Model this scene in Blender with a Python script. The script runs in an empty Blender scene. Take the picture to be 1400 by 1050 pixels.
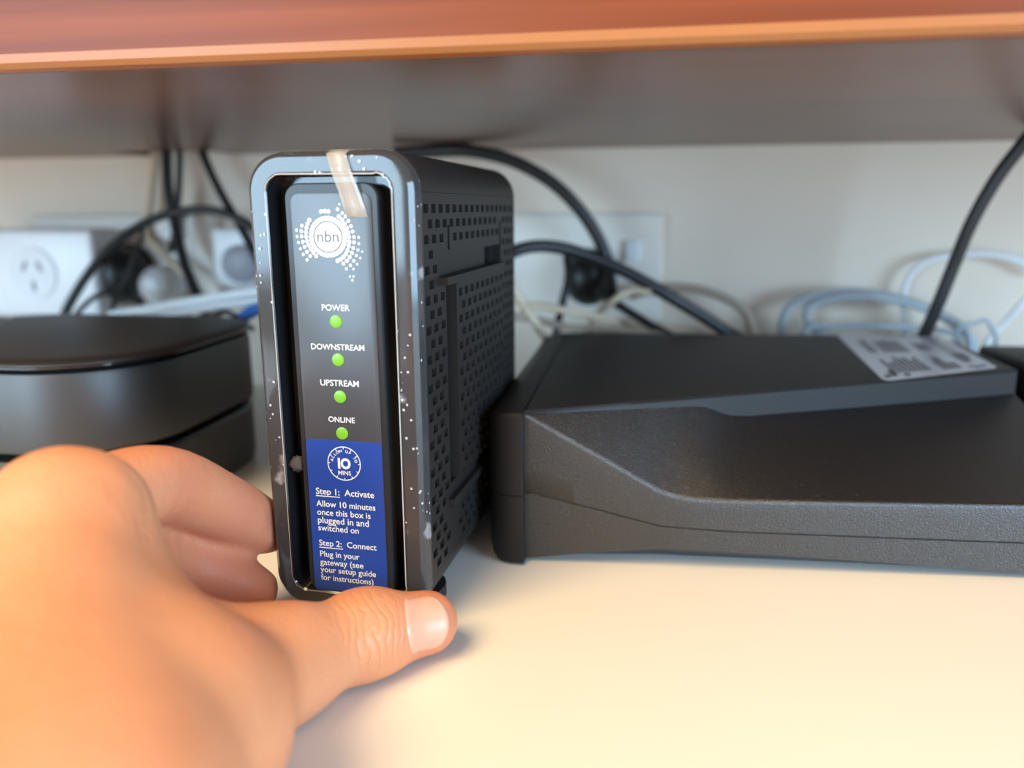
import bpy, bmesh, math, random
import numpy as np
from mathutils import Matrix, Vector

random.seed(7)
SC = bpy.context.scene
COL = SC.collection

# ------------------------------------------------------------------ camera
F_PX, CX, CY = 1071.44, 700.0, 525.0
CAM_R = np.array([[0.98790297, 0.15495434, -0.00607173],      # right
                  [0.02782412, -0.21563781, -0.97607692],     # down
                  [-0.15255665, 0.96410035, -0.2173407]])     # forward
CAM_C = np.array([0.0, 0.0, 0.13225])
cam = bpy.data.cameras.new('camera')
cam_o = bpy.data.objects.new('camera', cam)
COL.objects.link(cam_o)
m = Matrix.Identity(4)
for i in range(3):
    m[i][0] = CAM_R[0][i]; m[i][1] = -CAM_R[1][i]; m[i][2] = -CAM_R[2][i]; m[i][3] = CAM_C[i]
cam_o.matrix_world = m
cam.sensor_width = 36.0
cam.sensor_fit = 'HORIZONTAL'
cam.lens = F_PX / 1400 * 36
cam.clip_start = 0.01
cam.clip_end = 50
cam.dof.use_dof = True
cam.dof.focus_distance = 0.252
cam.dof.aperture_fstop = 5.5
SC.camera = cam_o

# ------------------------------------------------------------------ light
world = bpy.data.worlds.new('world'); SC.world = world
world.use_nodes = True
world.node_tree.nodes['Background'].inputs[0].default_value = (1.0, 0.80, 0.62, 1)
world.node_tree.nodes['Background'].inputs[1].default_value = 0.42

def area(name, loc, target, size, size_y, power, color):
    l = bpy.data.lights.new(name, 'AREA'); l.shape = 'RECTANGLE'
    l.size = size; l.size_y = size_y; l.energy = power; l.color = color
    o = bpy.data.objects.new(name, l); COL.objects.link(o)
    o.location = loc
    d = Vector(target) - Vector(loc)
    o.rotation_euler = d.to_track_quat('-Z', 'Y').to_euler()
    return o
area('window_light_left', (-1.25, -1.45, 0.36), (-0.2, 0.4, 0.05), 1.1, 0.8, 36, (0.50, 0.77, 1.0))
area('window_light_right', (1.35, -0.75, 0.34), (0.2, 0.5, 0.05), 0.9, 0.8, 36, (0.46, 0.72, 1.0))
area('ceiling_lamp_light', (-0.75, -0.95, 1.75), (-0.02, 0.15, 0.0), 1.1, 1.1, 56, (1.0, 0.70, 0.36))

vs = SC.view_settings
vs.view_transform = 'Standard'
vs.look = 'None'
vs.gamma = 1.0
vs.use_curve_mapping = False
vs.exposure = 0.35

# ------------------------------------------------------------------ helpers
def ray(px, py):
    return CAM_R.T @ np.array([(px - CX) / F_PX, (py - CY) / F_PX, 1.0])
def at(px, py, y):            # measured point on a plane parallel to the wall
    v = ray(px, py); return tuple(CAM_C + v * (y / v[1]))
def dp(px, py, k):            # measured point at a distance along the view axis
    return CAM_C + ray(px, py) * k

def mat(name, color, rough=0.5, metal=0.0, spec=0.5, coat=0.0, emit=None, es=0.0, sss=0.0, sss_col=None,
        bump=None, vary=None, ramp=(.35, .65), alpha=1.0, trans=0.0):
    M = bpy.data.materials.new(name); M.use_nodes = True
    nt = M.node_tree; b = nt.nodes['Principled BSDF']
    b.inputs['Base Color'].default_value = (*color, 1)
    b.inputs['Roughness'].default_value = rough
    b.inputs['Metallic'].default_value = metal
    b.inputs['Specular IOR Level'].default_value = spec
    b.inputs['Coat Weight'].default_value = coat
    b.inputs['Coat Roughness'].default_value = 0.08
    b.inputs['Alpha'].default_value = alpha
    b.inputs['Transmission Weight'].default_value = trans
    if emit:
        b.inputs['Emission Color'].default_value = (*emit, 1); b.inputs['Emission Strength'].default_value = es
    if sss:
        b.inputs['Subsurface Weight'].default_value = sss
        b.inputs['Subsurface Radius'].default_value = sss_col or (1, .3, .15)
        b.inputs['Subsurface Scale'].default_value = 0.004
    tc = nt.nodes.new('ShaderNodeTexCoord')
    if bump:
        sc, st, dist = bump
        n = nt.nodes.new('ShaderNodeTexNoise'); n.inputs['Scale'].default_value = sc; n.inputs['Detail'].default_value = 3
        nt.links.new(tc.outputs['Object'], n.inputs['Vector'])
        bp = nt.nodes.new('ShaderNodeBump'); bp.inputs['Strength'].default_value = st; bp.inputs['Distance'].default_value = dist
        nt.links.new(n.outputs['Fac'], bp.inputs['Height']); nt.links.new(bp.outputs['Normal'], b.inputs['Normal'])
    if vary:
        sc, col2, stretch = vary
        mp = nt.nodes.new('ShaderNodeMapping'); mp.inputs['Scale'].default_value = stretch
        nt.links.new(tc.outputs['Object'], mp.inputs['Vector'])
        n = nt.nodes.new('ShaderNodeTexNoise'); n.inputs['Scale'].default_value = sc; n.inputs['Detail'].default_value = 4
        nt.links.new(mp.outputs[0], n.inputs['Vector'])
        r = nt.nodes.new('ShaderNodeValToRGB')
        r.color_ramp.elements[0].position = ramp[0]; r.color_ramp.elements[1].position = ramp[1]
        r.color_ramp.elements[0].color = (*color, 1); r.color_ramp.elements[1].color = (*col2, 1)
        nt.links.new(n.outputs['Fac'], r.inputs[0]); nt.links.new(r.outputs[0], b.inputs['Base Color'])
    return M

def link(name, me, material, parent=None, smooth=False):
    o = bpy.data.objects.new(name, me); COL.objects.link(o)
    if material is not None: me.materials.append(material)
    if parent is not None: o.parent = parent
    if smooth:
        for p in me.polygons: p.use_smooth = True
    return o
def pyd(name, v, f, material, parent=None, smooth=False):
    me = bpy.data.meshes.new(name); me.from_pydata([tuple(map(float, q)) for q in v], [], [tuple(map(int, q)) for q in f]); me.update()
    return link(name, me, material, parent, smooth)
def bmo(name, bm, material, parent=None, smooth=False):
    bmesh.ops.recalc_face_normals(bm, faces=bm.faces)
    me = bpy.data.meshes.new(name); bm.to_mesh(me); bm.free()
    return link(name, me, material, parent, smooth)
def tag(o, label, cat=None, group=None, kind=None):
    o['label'] = label
    if cat: o['category'] = cat
    if group: o['group'] = group
    if kind: o['kind'] = kind
    return o
def empty(name, loc, rz=0.0):
    o = bpy.data.objects.new(name, None); COL.objects.link(o); o.location = loc; o.rotation_euler = (0, 0, rz)
    o.empty_display_size = 0.02
    return o
def box(name, c, s, material, parent=None, bev=0.0, seg=3):
    bm = bmesh.new(); bmesh.ops.create_cube(bm, size=1)
    for v in bm.verts: v.co = Vector((c[0] + v.co.x * s[0], c[1] + v.co.y * s[1], c[2] + v.co.z * s[2]))
    if bev: bmesh.ops.bevel(bm, geom=list(bm.edges), offset=bev, segments=seg, profile=0.5, affect='EDGES')
    o = bmo(name, bm, material, parent)
    if bev: auto_smooth(o)
    return o
def auto_smooth(o, ang=35):
    me = o.data
    for p in me.polygons: p.use_smooth = True
    bm = bmesh.new(); bm.from_mesh(me)
    for e in bm.edges:
        e.smooth = not (len(e.link_faces) == 2 and e.calc_face_angle(0) > math.radians(ang))
    bm.to_mesh(me); bm.free()

def catmull(pts, n=10):
    pts = [np.array(p, float) for p in pts]
    P = [2 * pts[0] - pts[1]] + pts + [2 * pts[-1] - pts[-2]]
    out = []
    for i in range(1, len(P) - 2):
        for k in range(n):
            t = k / n
            a, b, c, d = P[i - 1], P[i], P[i + 1], P[i + 2]
            out.append(.5 * ((2 * b) + (-a + c) * t + (2 * a - 5 * b + 4 * c - d) * t * t + (-a + 3 * b - 3 * c + d) * t ** 3))
    out.append(pts[-1]); return out
def tube_mesh(path, r, seg=12):
    v, f = [], []
    n = len(path); up = np.array([0.13, 0.21, 0.97]); prev = None
    for i, p in enumerate(path):
        t = path[min(i + 1, n - 1)] - path[max(i - 1, 0)]; t = t / (np.linalg.norm(t) + 1e-12)
        if prev is None:
            a = np.cross(t, up); a /= np.linalg.norm(a)
        else:
            a = prev - t * (prev @ t); a /= np.linalg.norm(a)
        prev = a; b = np.cross(t, a)
        rr = r(i / (n - 1)) if callable(r) else r
        for k in range(seg):
            th = 2 * math.pi * k / seg
            v.append(p + rr * (math.cos(th) * a + math.sin(th) * b))
    for i in range(n - 1):
        for k in range(seg):
            f.append((i * seg + k, i * seg + (k + 1) % seg, (i + 1) * seg + (k + 1) % seg, (i + 1) * seg + k))
    f.append(tuple(range(seg - 1, -1, -1))); f.append(tuple((n - 1) * seg + k for k in range(seg)))
    return v, f
def tube(name, pts, r, material, parent=None, n=10, seg=12):
    v, f = tube_mesh(catmull(pts, n), r, seg)
    o = pyd(name, v, f, material, parent); auto_smooth(o, 50); return o

def rrect(hw, hh, r, n=10, cx=0.0, cz=0.0):      # rounded rectangle loop, counter-clockwise
    out = []
    for (sx, sz, a0) in ((1, 1, 0), (-1, 1, 90), (-1, -1, 180), (1, -1, 270)):
        for k in range(n + 1):
            a = math.radians(a0 + 90 * k / n)
            out.append((cx + sx * (hw - r) + r * math.cos(a), cz + sz * (hh - r) + r * math.sin(a)))
    return out
def loft(loops, cap0=False, cap1=False):
    n = len(loops[0]); v = [p for l in loops for p in l]; f = []
    for i in range(len(loops) - 1):
        for k in range(n):
            f.append((i * n + k, i * n + (k + 1) % n, (i + 1) * n + (k + 1) % n, (i + 1) * n + k))
    if cap0: f.append(tuple(range(n - 1, -1, -1)))
    if cap1: f.append(tuple((len(loops) - 1) * n + k for k in range(n)))
    return v, f
def disc(cx, cz, r, y, n=20):
    return [(cx + r * math.cos(2 * math.pi * k / n), y, cz + r * math.sin(2 * math.pi * k / n)) for k in range(n)]

# ------------------------------------------------------------------ materials
M_wall = mat('wall_paint', (0.78, 0.675, 0.56), 0.75, vary=(6, (0.74, 0.635, 0.52), (1, 1, 1)), bump=(160, .08, .001))
M_table = mat('white_laminate', (0.80, 0.775, 0.72), 0.38, spec=0.4, vary=(5, (0.78, 0.755, 0.70), (1, 1, 1)), bump=(500, .02, .0005))
M_fascia_wood = mat('red_wood', (0.22, 0.052, 0.014), 0.45, spec=0.3, vary=(9, (0.115, 0.023, 0.007), (0.25, 1, 9)))
M_strip = mat('orange_edge_wood', (0.40, 0.150, 0.046), 0.40, vary=(10, (0.33, 0.115, 0.034), (0.3, 1, 8)))
M_under = mat('underside_wood', (0.19, 0.082, 0.042), 0.27, spec=0.24, vary=(8, (0.12, 0.050, 0.026), (0.22, 7, 1)))
M_black = mat('black_plastic', (0.010, 0.009, 0.0085), 0.52, spec=0.32, bump=(1400, .12, .0004))
M_matte = mat('matte_black_plastic', (0.013, 0.012, 0.0115), 0.48, bump=(1800, .15, .0004))
M_gloss = mat('gloss_black_plastic', (0.010, 0.010, 0.011), 0.10, spec=0.5)
M_hole = mat('hole_shade_black', (0.004, 0.004, 0.004), 0.8, spec=0.1)  # near-black colour stands in for the shade inside holes and gaps
M_cable = mat('black_cable_rubber', (0.012, 0.012, 0.013), 0.42)
M_white = mat('white_plastic', (0.80, 0.82, 0.84), 0.35)
M_plate = mat('wall_plate_plastic', (0.76, 0.70, 0.62), 0.4)
M_grey = mat('grey_plastic', (0.30, 0.30, 0.34), 0.45)
M_beige = mat('beige_cable', (0.62, 0.50, 0.36), 0.45)
M_tan = mat('tan_cable', (0.34, 0.27, 0.20), 0.5)
M_wcable = mat('white_cable', (0.78, 0.80, 0.80), 0.4)
M_gcable = mat('grey_cable', (0.38, 0.42, 0.45), 0.5)
M_blue = mat('blue_cable', (0.03, 0.13, 0.42), 0.4)

# ------------------------------------------------------------------ the setting
WALL_Y = 0.56
SHELF_Z = 0.1728
o = box('wall_back', (0.0, WALL_Y + 0.03, 0.35), (3.0, 0.06, 1.5), M_wall); tag(o, 'off-white painted wall behind the desk', kind='structure')
o = box('desk', (0.0, 0.16, -0.015), (2.2, 0.798, 0.03), M_table, bev=0.002)
tag(o, 'white laminate desk top that carries the modem and boxes', 'desk')

sh = empty('wooden_shelf', (0, WALL_Y, SHELF_Z))
tag(sh, 'red-brown wooden shelf board above the devices with a lighter orange lower edge', 'shelf')
def rel(o, e):            # keep world coordinates of a part under an unrotated empty
    o.location = -Vector(e.location)
SHELF_Y = 0.2171
XL, XR = -1.1, 1.1
def slab(name, x0, x1, y0, y1, z0, z1, M, parent=None):
    return box(name, ((x0 + x1) / 2, (y0 + y1) / 2, (z0 + z1) / 2), (x1 - x0, y1 - y0, z1 - z0), M, parent)
# board with a cable cut-out at the back edge
cx0, cx1, cy0 = -0.362, -0.292, 0.516
bm = bmesh.new()
outline = [(XL, SHELF_Y + .006), (XR, SHELF_Y + .006), (XR, WALL_Y), (cx1, WALL_Y), (cx1, cy0), (cx0, cy0), (cx0, WALL_Y), (XL, WALL_Y)]
vb = [bm.verts.new((x, y, SHELF_Z)) for x, y in outline]; vt = [bm.verts.new((x, y, SHELF_Z + .018)) for x, y in outline]
bm.faces.new(vb[::-1]); bm.faces.new(vt)
for i in range(8): bm.faces.new((vb[i], vb[(i + 1) % 8], vt[(i + 1) % 8], vt[i]))
o = bmo('board', bm, M_under, sh); rel(o, sh)
# edge strip, chamfered
sec = [(SHELF_Y + .0085, SHELF_Z), (SHELF_Y + .0012, SHELF_Z + .0004), (SHELF_Y - .0003, SHELF_Z + .0018), (SHELF_Y - .0006, SHELF_Z + .0042), (SHELF_Y + .0085, SHELF_Z + .0042)]
v = [(XL, y, z) for y, z in sec] + [(XR, y, z) for y, z in sec]
f = [(i, (i + 1) % 5, (i + 1) % 5 + 5, i + 5) for i in range(5)] + [(4, 3, 2, 1, 0), (5, 6, 7, 8, 9)]
o = pyd('edge_strip', v, f, M_strip, sh); rel(o, sh); o['label'] = 'lighter orange edge strip'
o = slab('front_board', XL, XR, SHELF_Y - .0002, SHELF_Y + .016, SHELF_Z + .0042, SHELF_Z + .20, M_fascia_wood, sh); rel(o, sh); o['label'] = 'red-brown front board'

o = slab('light_block_top', XL, XR, SHELF_Y - .004, WALL_Y, SHELF_Z + .20, SHELF_Z + .218, M_fascia_wood, sh); rel(o, sh)  # unseen lid added to stop lamp light coming down through the cable cut-out
# ------------------------------------------------------------------ modem
MW, MH, MD = 0.05312, 0.14547, 0.130
modem = empty('cable_modem', (-0.08886, 0.22239, 0.0), -0.06579)
tag(modem, 'upright black modem with glossy framed front, blue sticker and green lights, held by the hand', 'modem')
MZ = 0.004
hw, hh = MW / 2, MH / 2
def RR(inset, y, r=None):
    r = max(.012 - inset, .002) if r is None else r
    return [(x, y, z) for x, z in rrect(hw - inset, hh - inset, r, 10, 0, MZ + hh)]
# shell: extrusion of the rounded rectangle, the flat side faces are separate perforated panels
SW0, SW1 = MZ + .0121, MZ + MH - .0121
SV0, SV1 = .0042, MD - .0012
v, f = loft([RR(0, .0042), RR(0, MD - .0012), RR(.0012, MD)], False, True)
n44 = 44
keep = []
for fc in f:
    if len(fc) == 4:
        c = np.mean([v[i] for i in fc], axis=0)
        if abs(abs(c[0]) - hw) < 1e-5 and SW0 - .0005 < c[2] < SW1 + .0005 and c[1] < MD - .0012: continue
    keep.append(fc)
o = pyd('shell', v, keep, M_matte, modem); auto_smooth(o)
# perforated side panel as an axis-aligned relief
PV, PWT, = .0073, .00455
hs_v, hs_w = .0042, .0026
rects = []      # v0 v1 w0 w1 height
w_top = .1287
rows = []
k = 0
while w_top - k * PWT > .0135:
    rows.append((w_top - k * PWT, .0090 if k % 2 == 0 else .0127)); k += 1
PAN = (.0335, .0995, .0370, .1060)     # raised panel
def hole(vc, wc, hgt):
    rects.append((vc - hs_v / 2, vc + hs_v / 2, wc - hs_w / 2, wc + hs_w / 2, hgt))
rects.append((.0335, .0995, .0370, .1060, .0016))          # raised panel
rects.append((.0200, .0820, .1076, .1145, -.0015)); rects.append((.0820, .1005, .1076, .1145, -.0090)); rects.append((.0190, .0985, .1052, .1076, .0032))         # finger opening
rects.append((.0270, .0335, .0370, .1052, -.0100))         # long groove
rects.append((.0300, .0322, .1155, .1235, -.0040))         # short slot
rects.append((.1005, .1030, .0250, .1240, -.0040))         # rear groove
rects.append((.0240, .0995, .0295, .0325, .0020))          # lower ledge
for i, (wc, v0) in enumerate(rows):
    vc = v0
    while vc < .1265:
        inpan = PAN[0] + .003 < vc < PAN[1] - .002 and PAN[2] + .002 < wc < PAN[3] - .001
        clear = True
        if .1035 < wc < .1160 and .0165 < vc < .1035: clear = False
        if .0245 < vc < .0365 and wc < .1075: clear = False
        if .0285 < vc < .0345 and wc < .1245: clear = False
        if .0985 < vc < .1050 and wc < .1255: clear = False
        if .0225 < vc < .1010 and .0275 < wc < .0375: clear = False
        if inpan: clear = True
        if vc > .105 and wc < .126:
            pass
        if clear: hole(vc, wc, -.0030 if not inpan else -.0014)
        vc += PV
def relief(rects, v0, v1, w0, w1):
    vs_ = sorted(set([v0, v1] + [round(min(max(a, v0), v1), 6) for r in rects for a in r[:2]]))
    ws_ = sorted(set([w0, w1] + [round(min(max(a, w0), w1), 6) for r in rects for a in r[2:4]]))
    V = np.array(vs_); Wd = np.array(ws_)
    vc = (V[1:] + V[:-1]) / 2; wc = (Wd[1:] + Wd[:-1]) / 2
    Hh = np.zeros((len(vc), len(wc)))
    for a, b, c, d, h in rects:
        Hh[np.ix_((vc > a) & (vc < b), (wc > c) & (wc < d))] = h
    return V, Wd, Hh
V, Wd, Hh = relief(rects, SV0, SV1, SW0 - MZ, SW1 - MZ)
verts, faces, vid, mats = [], [], {}, []
def vtx(h, a, b):
    key = (round(h, 6), round(a, 6), round(b, 6))
    if key not in vid: vid[key] = len(verts); verts.append((h, a, b))
    return vid[key]
nv, nw = Hh.shape
for i in range(nv):
    for j in range(nw):
        h = Hh[i, j]
        faces.append([vtx(h, V[i], Wd[j]), vtx(h, V[i + 1], Wd[j]), vtx(h, V[i + 1], Wd[j + 1]), vtx(h, V[i], Wd[j + 1])])
        mats.append(1 if abs(h + .0030) < 1e-6 or abs(h + .0014) < 1e-6 else 0)  # hole floors get the near-black that paints in their shaded depth
        if i + 1 < nv and abs(Hh[i + 1, j] - h) > 1e-7:
            g = Hh[i + 1, j]; faces.append([vtx(h, V[i + 1], Wd[j]), vtx(g, V[i + 1], Wd[j]), vtx(g, V[i + 1], Wd[j + 1]), vtx(h, V[i + 1], Wd[j + 1])]); mats.append(0)
        if j + 1 < nw and abs(Hh[i, j + 1] - h) > 1e-7:
            g = Hh[i, j + 1]; faces.append([vtx(h, V[i], Wd[j + 1]), vtx(h, V[i + 1], Wd[j + 1]), vtx(g, V[i + 1], Wd[j + 1]), vtx(g, V[i], Wd[j + 1])]); mats.append(0)
side_me = bpy.data.meshes.new('side_panel'); side_me.from_pydata(verts, [], faces); side_me.update()
bm = bmesh.new(); bm.from_mesh(side_me); bmesh.ops.recalc_face_normals(bm, faces=bm.faces)
if sum(fc.normal.x * fc.calc_area() for fc in bm.faces) < 0: bmesh.ops.reverse_faces(bm, faces=bm.faces)
bm.to_mesh(side_me); bm.free()
side_me.materials.append(M_matte); side_me.materials.append(M_hole)
for p, mi in zip(side_me.polygons, mats): p.material_index = mi
sp = link('side_panel', side_me, None, modem); sp.location = (hw, 0, MZ)
sp['label'] = 'black side panel with rows of small vent holes'
sp2 = link('side_panel', side_me, None, modem); sp2.location = (-hw, 0, MZ); sp2.scale = (-1, 1, 1)
# feet
for (fx, fy) in ((.019, .022), (-.019, .022), (.019, .112), (-.019, .112)):
    v, f = loft([[(fx + .006 * s * math.cos(a), fy + .009 * s * math.sin(a), z) for a in np.linspace(0, 2 * math.pi, 16, endpoint=False)] for s, z in ((.88, 0.0), (1, .0008), (1, .0052))], True, True)
    o = pyd('foot', v, f, M_matte, modem); auto_smooth(o)
# front bezel: rim, moat, floor
v, f = loft([RR(.0000, .0042), RR(.0006, .0014), RR(.0020, .0001), RR(.0032, .0), RR(.0062, .0), RR(.0068, .0006), RR(.0074, .0080), ], False, False)
o = pyd('bezel', v, f, M_gloss, modem); auto_smooth(o, 25); o['label'] = 'glossy black front frame'
o = pyd('recess_floor', RR(.0072, .0080), [tuple(range(44))], M_gloss, modem)
# raised centre panel
def PRR(hx, z0, z1, r, y): return [(x, y, z) for x, z in rrect(hx, (z1 - z0) / 2, r, 8, 0, MZ + (z0 + z1) / 2)]
v, f = loft([PRR(.0148, .0055, .1362, .0045, .0080), PRR(.0148, .0055, .1362, .0045, .0020), PRR(.0144, .0059, .1358, .0042, .0015)], False, True)
M_panel = mat('dark_grey_panel', (0.022, 0.023, 0.025), 0.20, spec=0.22)
cp = pyd('centre_panel', v, f, M_panel, modem); auto_smooth(cp, 25)
# clear strip over the lights and blue sticker
M_strip_clear = mat('clear_label_strip', (0.045, 0.047, 0.052), 0.26, spec=0.50, bump=(90, .03, .001))
v, f = loft([PRR(.0128, .0066, .1333, .003, .0015), PRR(.0128, .0066, .1333, .003, .00125), PRR(.0126, .0068, .1331, .0029, .0012)], False, True)
ls = pyd('label_strip', v, f, M_strip_clear, modem); auto_smooth(ls, 25); ls['label'] = 'smoky clear strip over the status lights'
M_bluest = mat('blue_sticker', (0.014, 0.050, 0.27), 0.30, spec=0.5)
v, f = loft([PRR(.0127, .0068, .0582, .0012, .0012), PRR(.0127, .0068, .0582, .0012, .00100)], False, True)
st = pyd('instruction_sticker', v, f, M_bluest, modem); st['label'] = 'dark blue instruction sticker with white text'
TY = .00092
M_print = mat('white_print', (0.66, 0.68, 0.68), 0.5)
M_print_d = mat('grey_print', (0.06, 0.08, 0.10), 0.5)
def text_geo(s, width=None, size=.0025, bold=0.0, align='CENTER', sp_=1.0):
    c = bpy.data.curves.new('t', 'FONT'); c.body = s; c.size = 1.0; c.align_x = align; c.fill_mode = 'FRONT'
    c.offset = bold; c.resolution_u = 3; c.space_character = sp_
    o = bpy.data.objects.new('t', c); COL.objects.link(o)
    dg = bpy.context.evaluated_depsgraph_get(); dg.update()
    me = o.evaluated_get(dg).to_mesh()
    v = np.array([tuple(q.co) for q in me.vertices]); f = [tuple(p.vertices) for p in me.polygons]
    o.evaluated_get(dg).to_mesh_clear(); bpy.data.objects.remove(o); bpy.data.curves.remove(c)
    w = v[:, 0].max() - v[:, 0].min()
    return v, f, (width / w if width else size)
def text(name, s, x, z, width, y, M, parent, bold=.012, align='CENTER', squash=1.0, sp_=1.0):
    v, f, k = text_geo(s, width, bold=bold, align=align, sp_=sp_)
    capm = 0.34
    vv = [(x + q[0] * k, y, z + (q[1] - capm) * k * squash) for q in v]
    return pyd(name, vv, [fc[::-1] if False else fc for fc in f], M, parent)
for s, w, wd in (('POWER', .0998, .0090), ('DOWNSTREAM', .0878, .0174), ('UPSTREAM', .0766, .0127), ('ONLINE', .0650, .0088)):
    text('printed_word', s, -.0001, MZ + w, wd, .00105, M_print, ls, .012)
M_led = mat('green_light', (0.13, 0.34, 0.02), 0.35, emit=(0.22, 0.55, 0.02), es=0.16)
for w in (.0956, .0839, .0723, .0606):
    v, f = loft([disc(-.0002, MZ + w, .0020, .00125, 24), disc(-.0002, MZ + w, .00195, .00098, 24), disc(-.0002, MZ + w, .0014, .0008, 24)], False, True)
    o = pyd('status_light', v, f, M_led, modem); auto_smooth(o, 60); o['label'] = 'round green status light'
# sticker text
XT = -.0103
for s, w, wd, sq in (('Step 1:  Activate', .0411, .0198, 1.0), ('Allow 10 minutes', .0369, .0202, 1.0), ('once this box is', .0340, .0183, 1.0), ('plugged in and', .0313, .0175, 1.0),
                 ('switched on', .0286, .0140, 1.0), ('Step 2:  Connect', .0234, .0198, 1.0), ('Plug in your', .0196, .0137, 1.0), ('gateway (see', .0167, .0151, 1.0),
                 ('your setup guide', .0141, .0193, 1.0), ('for instructions)', .0113, .0183, 1.0)):
    text('printed_line', s, XT, MZ + w, wd, TY, M_print, st, .012, 'LEFT', sq)
for z in (.0396 + MZ, .0219 + MZ):
    pyd('underline', [(XT, TY, z), (XT + .0083, TY, z), (XT + .0083, TY, z - .0003), (XT, TY, z - .0003)], [(0, 1, 2, 3)], M_print, st)
# clock badge
bx, bz = .0000, .0508 + MZ
v, f = loft([disc(bx, bz, .0056, TY, 48), disc(bx, bz, .0053, TY, 48)])
for k in range(12):
    a = math.radians(30 * k)
    ca, sa = math.cos(a), math.sin(a); b0 = len(v)
    for rr_, tt in ((.0053, -.00012), (.0053, .00012), (.0047, .00012), (.0047, -.00012)):
        v.append((bx + rr_ * ca - tt * sa, TY, bz + rr_ * sa + tt * ca))
    f.append((b0, b0 + 1, b0 + 2, b0 + 3))
pyd('badge_ring', v, f, M_print, st)
text('badge_text', 'IO', bx, bz + .0000, .0043, TY, M_print, st, .045, squash=1.12)
text('badge_text', 'MINS', bx, bz - .0031, .0043, TY, M_print, st, .010)
sarc = 'ALLOW UP TO'
a0, a1 = 166, 14
V_, F_ = [], []
for i, ch in enumerate(sarc):
    if ch == ' ': continue
    v, f, _ = text_geo(ch, None, bold=.02)
    a = math.radians(a0 + (a1 - a0) * i / (len(sarc) - 1)); k = .00130; rr_ = .0037
    tx, tz = math.sin(a), -math.cos(a)
    b0 = len(V_)
    for q in v:
        u_, w_ = q[0] * k, q[1] * k
        V_.append((bx + rr_ * math.cos(a) + u_ * tx + w_ * math.cos(a), TY, bz + rr_ * math.sin(a) + u_ * tz + w_ * math.sin(a)))
    F_ += [tuple(b0 + t for t in fc) for fc in f]
pyd('badge_text', V_, F_, M_print, st)
# round emblem with dots
ex, ez, ks = -.0012, .1207 + MZ, 1 / 7.5 / 4250
dots = [(200,403,20),(178,438,20),(165,475,20),(157,515,20),(157,555,20),(162,597,20),(175,633,20),(195,670,20),(220,703,20),(248,737,20),
        (120,455,17),(110,505,18),(110,553,18),(118,605,18),(133,652,18),(155,698,18),(185,738,18),
        (62,495,14),(63,555,14),(72,612,14),(88,670,14),(115,722,15),(150,772,15),
        (322,325,19),(360,322,19),(398,325,19),(490,305,17),(512,260,11),
        (500,372,20),(530,402,20),(553,438,20),(572,478,20),(585,520,20),(590,560,20),(590,603,20),(583,643,20),(568,682,20),(550,715,20),(525,743,20),(495,765,20),(462,780,20),
        (535,340,15),(565,370,17),(593,412,17),(615,460,17),(630,508,17),(640,560,17),(638,608,17),(628,660,17),(612,705,18),(587,745,18),(557,780,18),(520,807,18),
        (687,562,13),(685,620,13),(675,678,14),(655,730,14),(627,778,15),(590,820,15),(548,853,15),
        (715,693,10),(693,752,10),(660,808,11),(620,855,11),(580,925,11),(617,925,11),(603,960,11)]
v, f = [], []
EY = .00105
def addn(l):
    b0 = len(v); v.extend(l); f.append(tuple(range(b0, b0 + len(l))))
for (x, y, r) in dots: addn(disc(ex + (x - 378) * ks, ez - (y - 558) * ks, r * ks, EY, 14))
for k in range(34):
    a = 2 * math.pi * k / 34; addn(disc(ex + 172 * ks * math.cos(a), ez + 172 * ks * math.sin(a), 22 * ks, EY, 14))
vv, ff = loft([disc(ex, ez, 172 * ks, EY - .00001, 48), disc(ex, ez, 150 * ks, EY - .00001, 48)])
b0 = len(v); v += vv; f += [tuple(b0 + q for q in fc) for fc in ff]
addn(disc(ex, ez, 136 * ks, EY - .00001, 48))
em = pyd('emblem', v, f, M_print, ls); em['label'] = 'white round dotted emblem'
text('emblem_text', 'nbn', ex, ez + .0002, .0068, EY - .00010, M_print_d, ls, .0)
text('emblem_text', 'TM', ex + .0037, ez + .0021, .0010, EY - .00010, M_print_d, ls, .0)
# protective film on the frame
M_film = bpy.data.materials.new('clear_film'); M_film.use_nodes = True
nt = M_film.node_tree; b = nt.nodes['Principled BSDF']; outn = nt.nodes['Material Output']
b.inputs['Base Color'].default_value = (0.62, 0.63, 0.65, 1); b.inputs['Roughness'].default_value = 0.12; b.inputs['Specular IOR Level'].default_value = .5
tc = nt.nodes.new('ShaderNodeTexCoord')
n1 = nt.nodes.new('ShaderNodeTexNoise'); n1.inputs['Scale'].default_value = 110; n1.inputs['Detail'].default_value = 2
bp = nt.nodes.new('ShaderNodeBump'); bp.inputs['Strength'].default_value = .12; bp.inputs['Distance'].default_value = .002
nt.links.new(tc.outputs['Object'], n1.inputs['Vector']); nt.links.new(n1.outputs['Fac'], bp.inputs['Height']); nt.links.new(bp.outputs['Normal'], b.inputs['Normal'])
vo = nt.nodes.new('ShaderNodeTexVoronoi'); vo.inputs['Scale'].default_value = 420
nt.links.new(tc.outputs['Object'], vo.inputs['Vector'])
lt = nt.nodes.new('ShaderNodeMath'); lt.operation = 'LESS_THAN'; lt.inputs[1].default_value = .17
nt.links.new(vo.outputs['Distance'], lt.inputs[0])
n2 = nt.nodes.new('ShaderNodeTexNoise'); n2.inputs['Scale'].default_value = 60; nt.links.new(tc.outputs['Object'], n2.inputs['Vector'])
gt = nt.nodes.new('ShaderNodeMath'); gt.operation = 'GREATER_THAN'; gt.inputs[1].default_value = .52; nt.links.new(n2.outputs['Fac'], gt.inputs[0])
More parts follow.
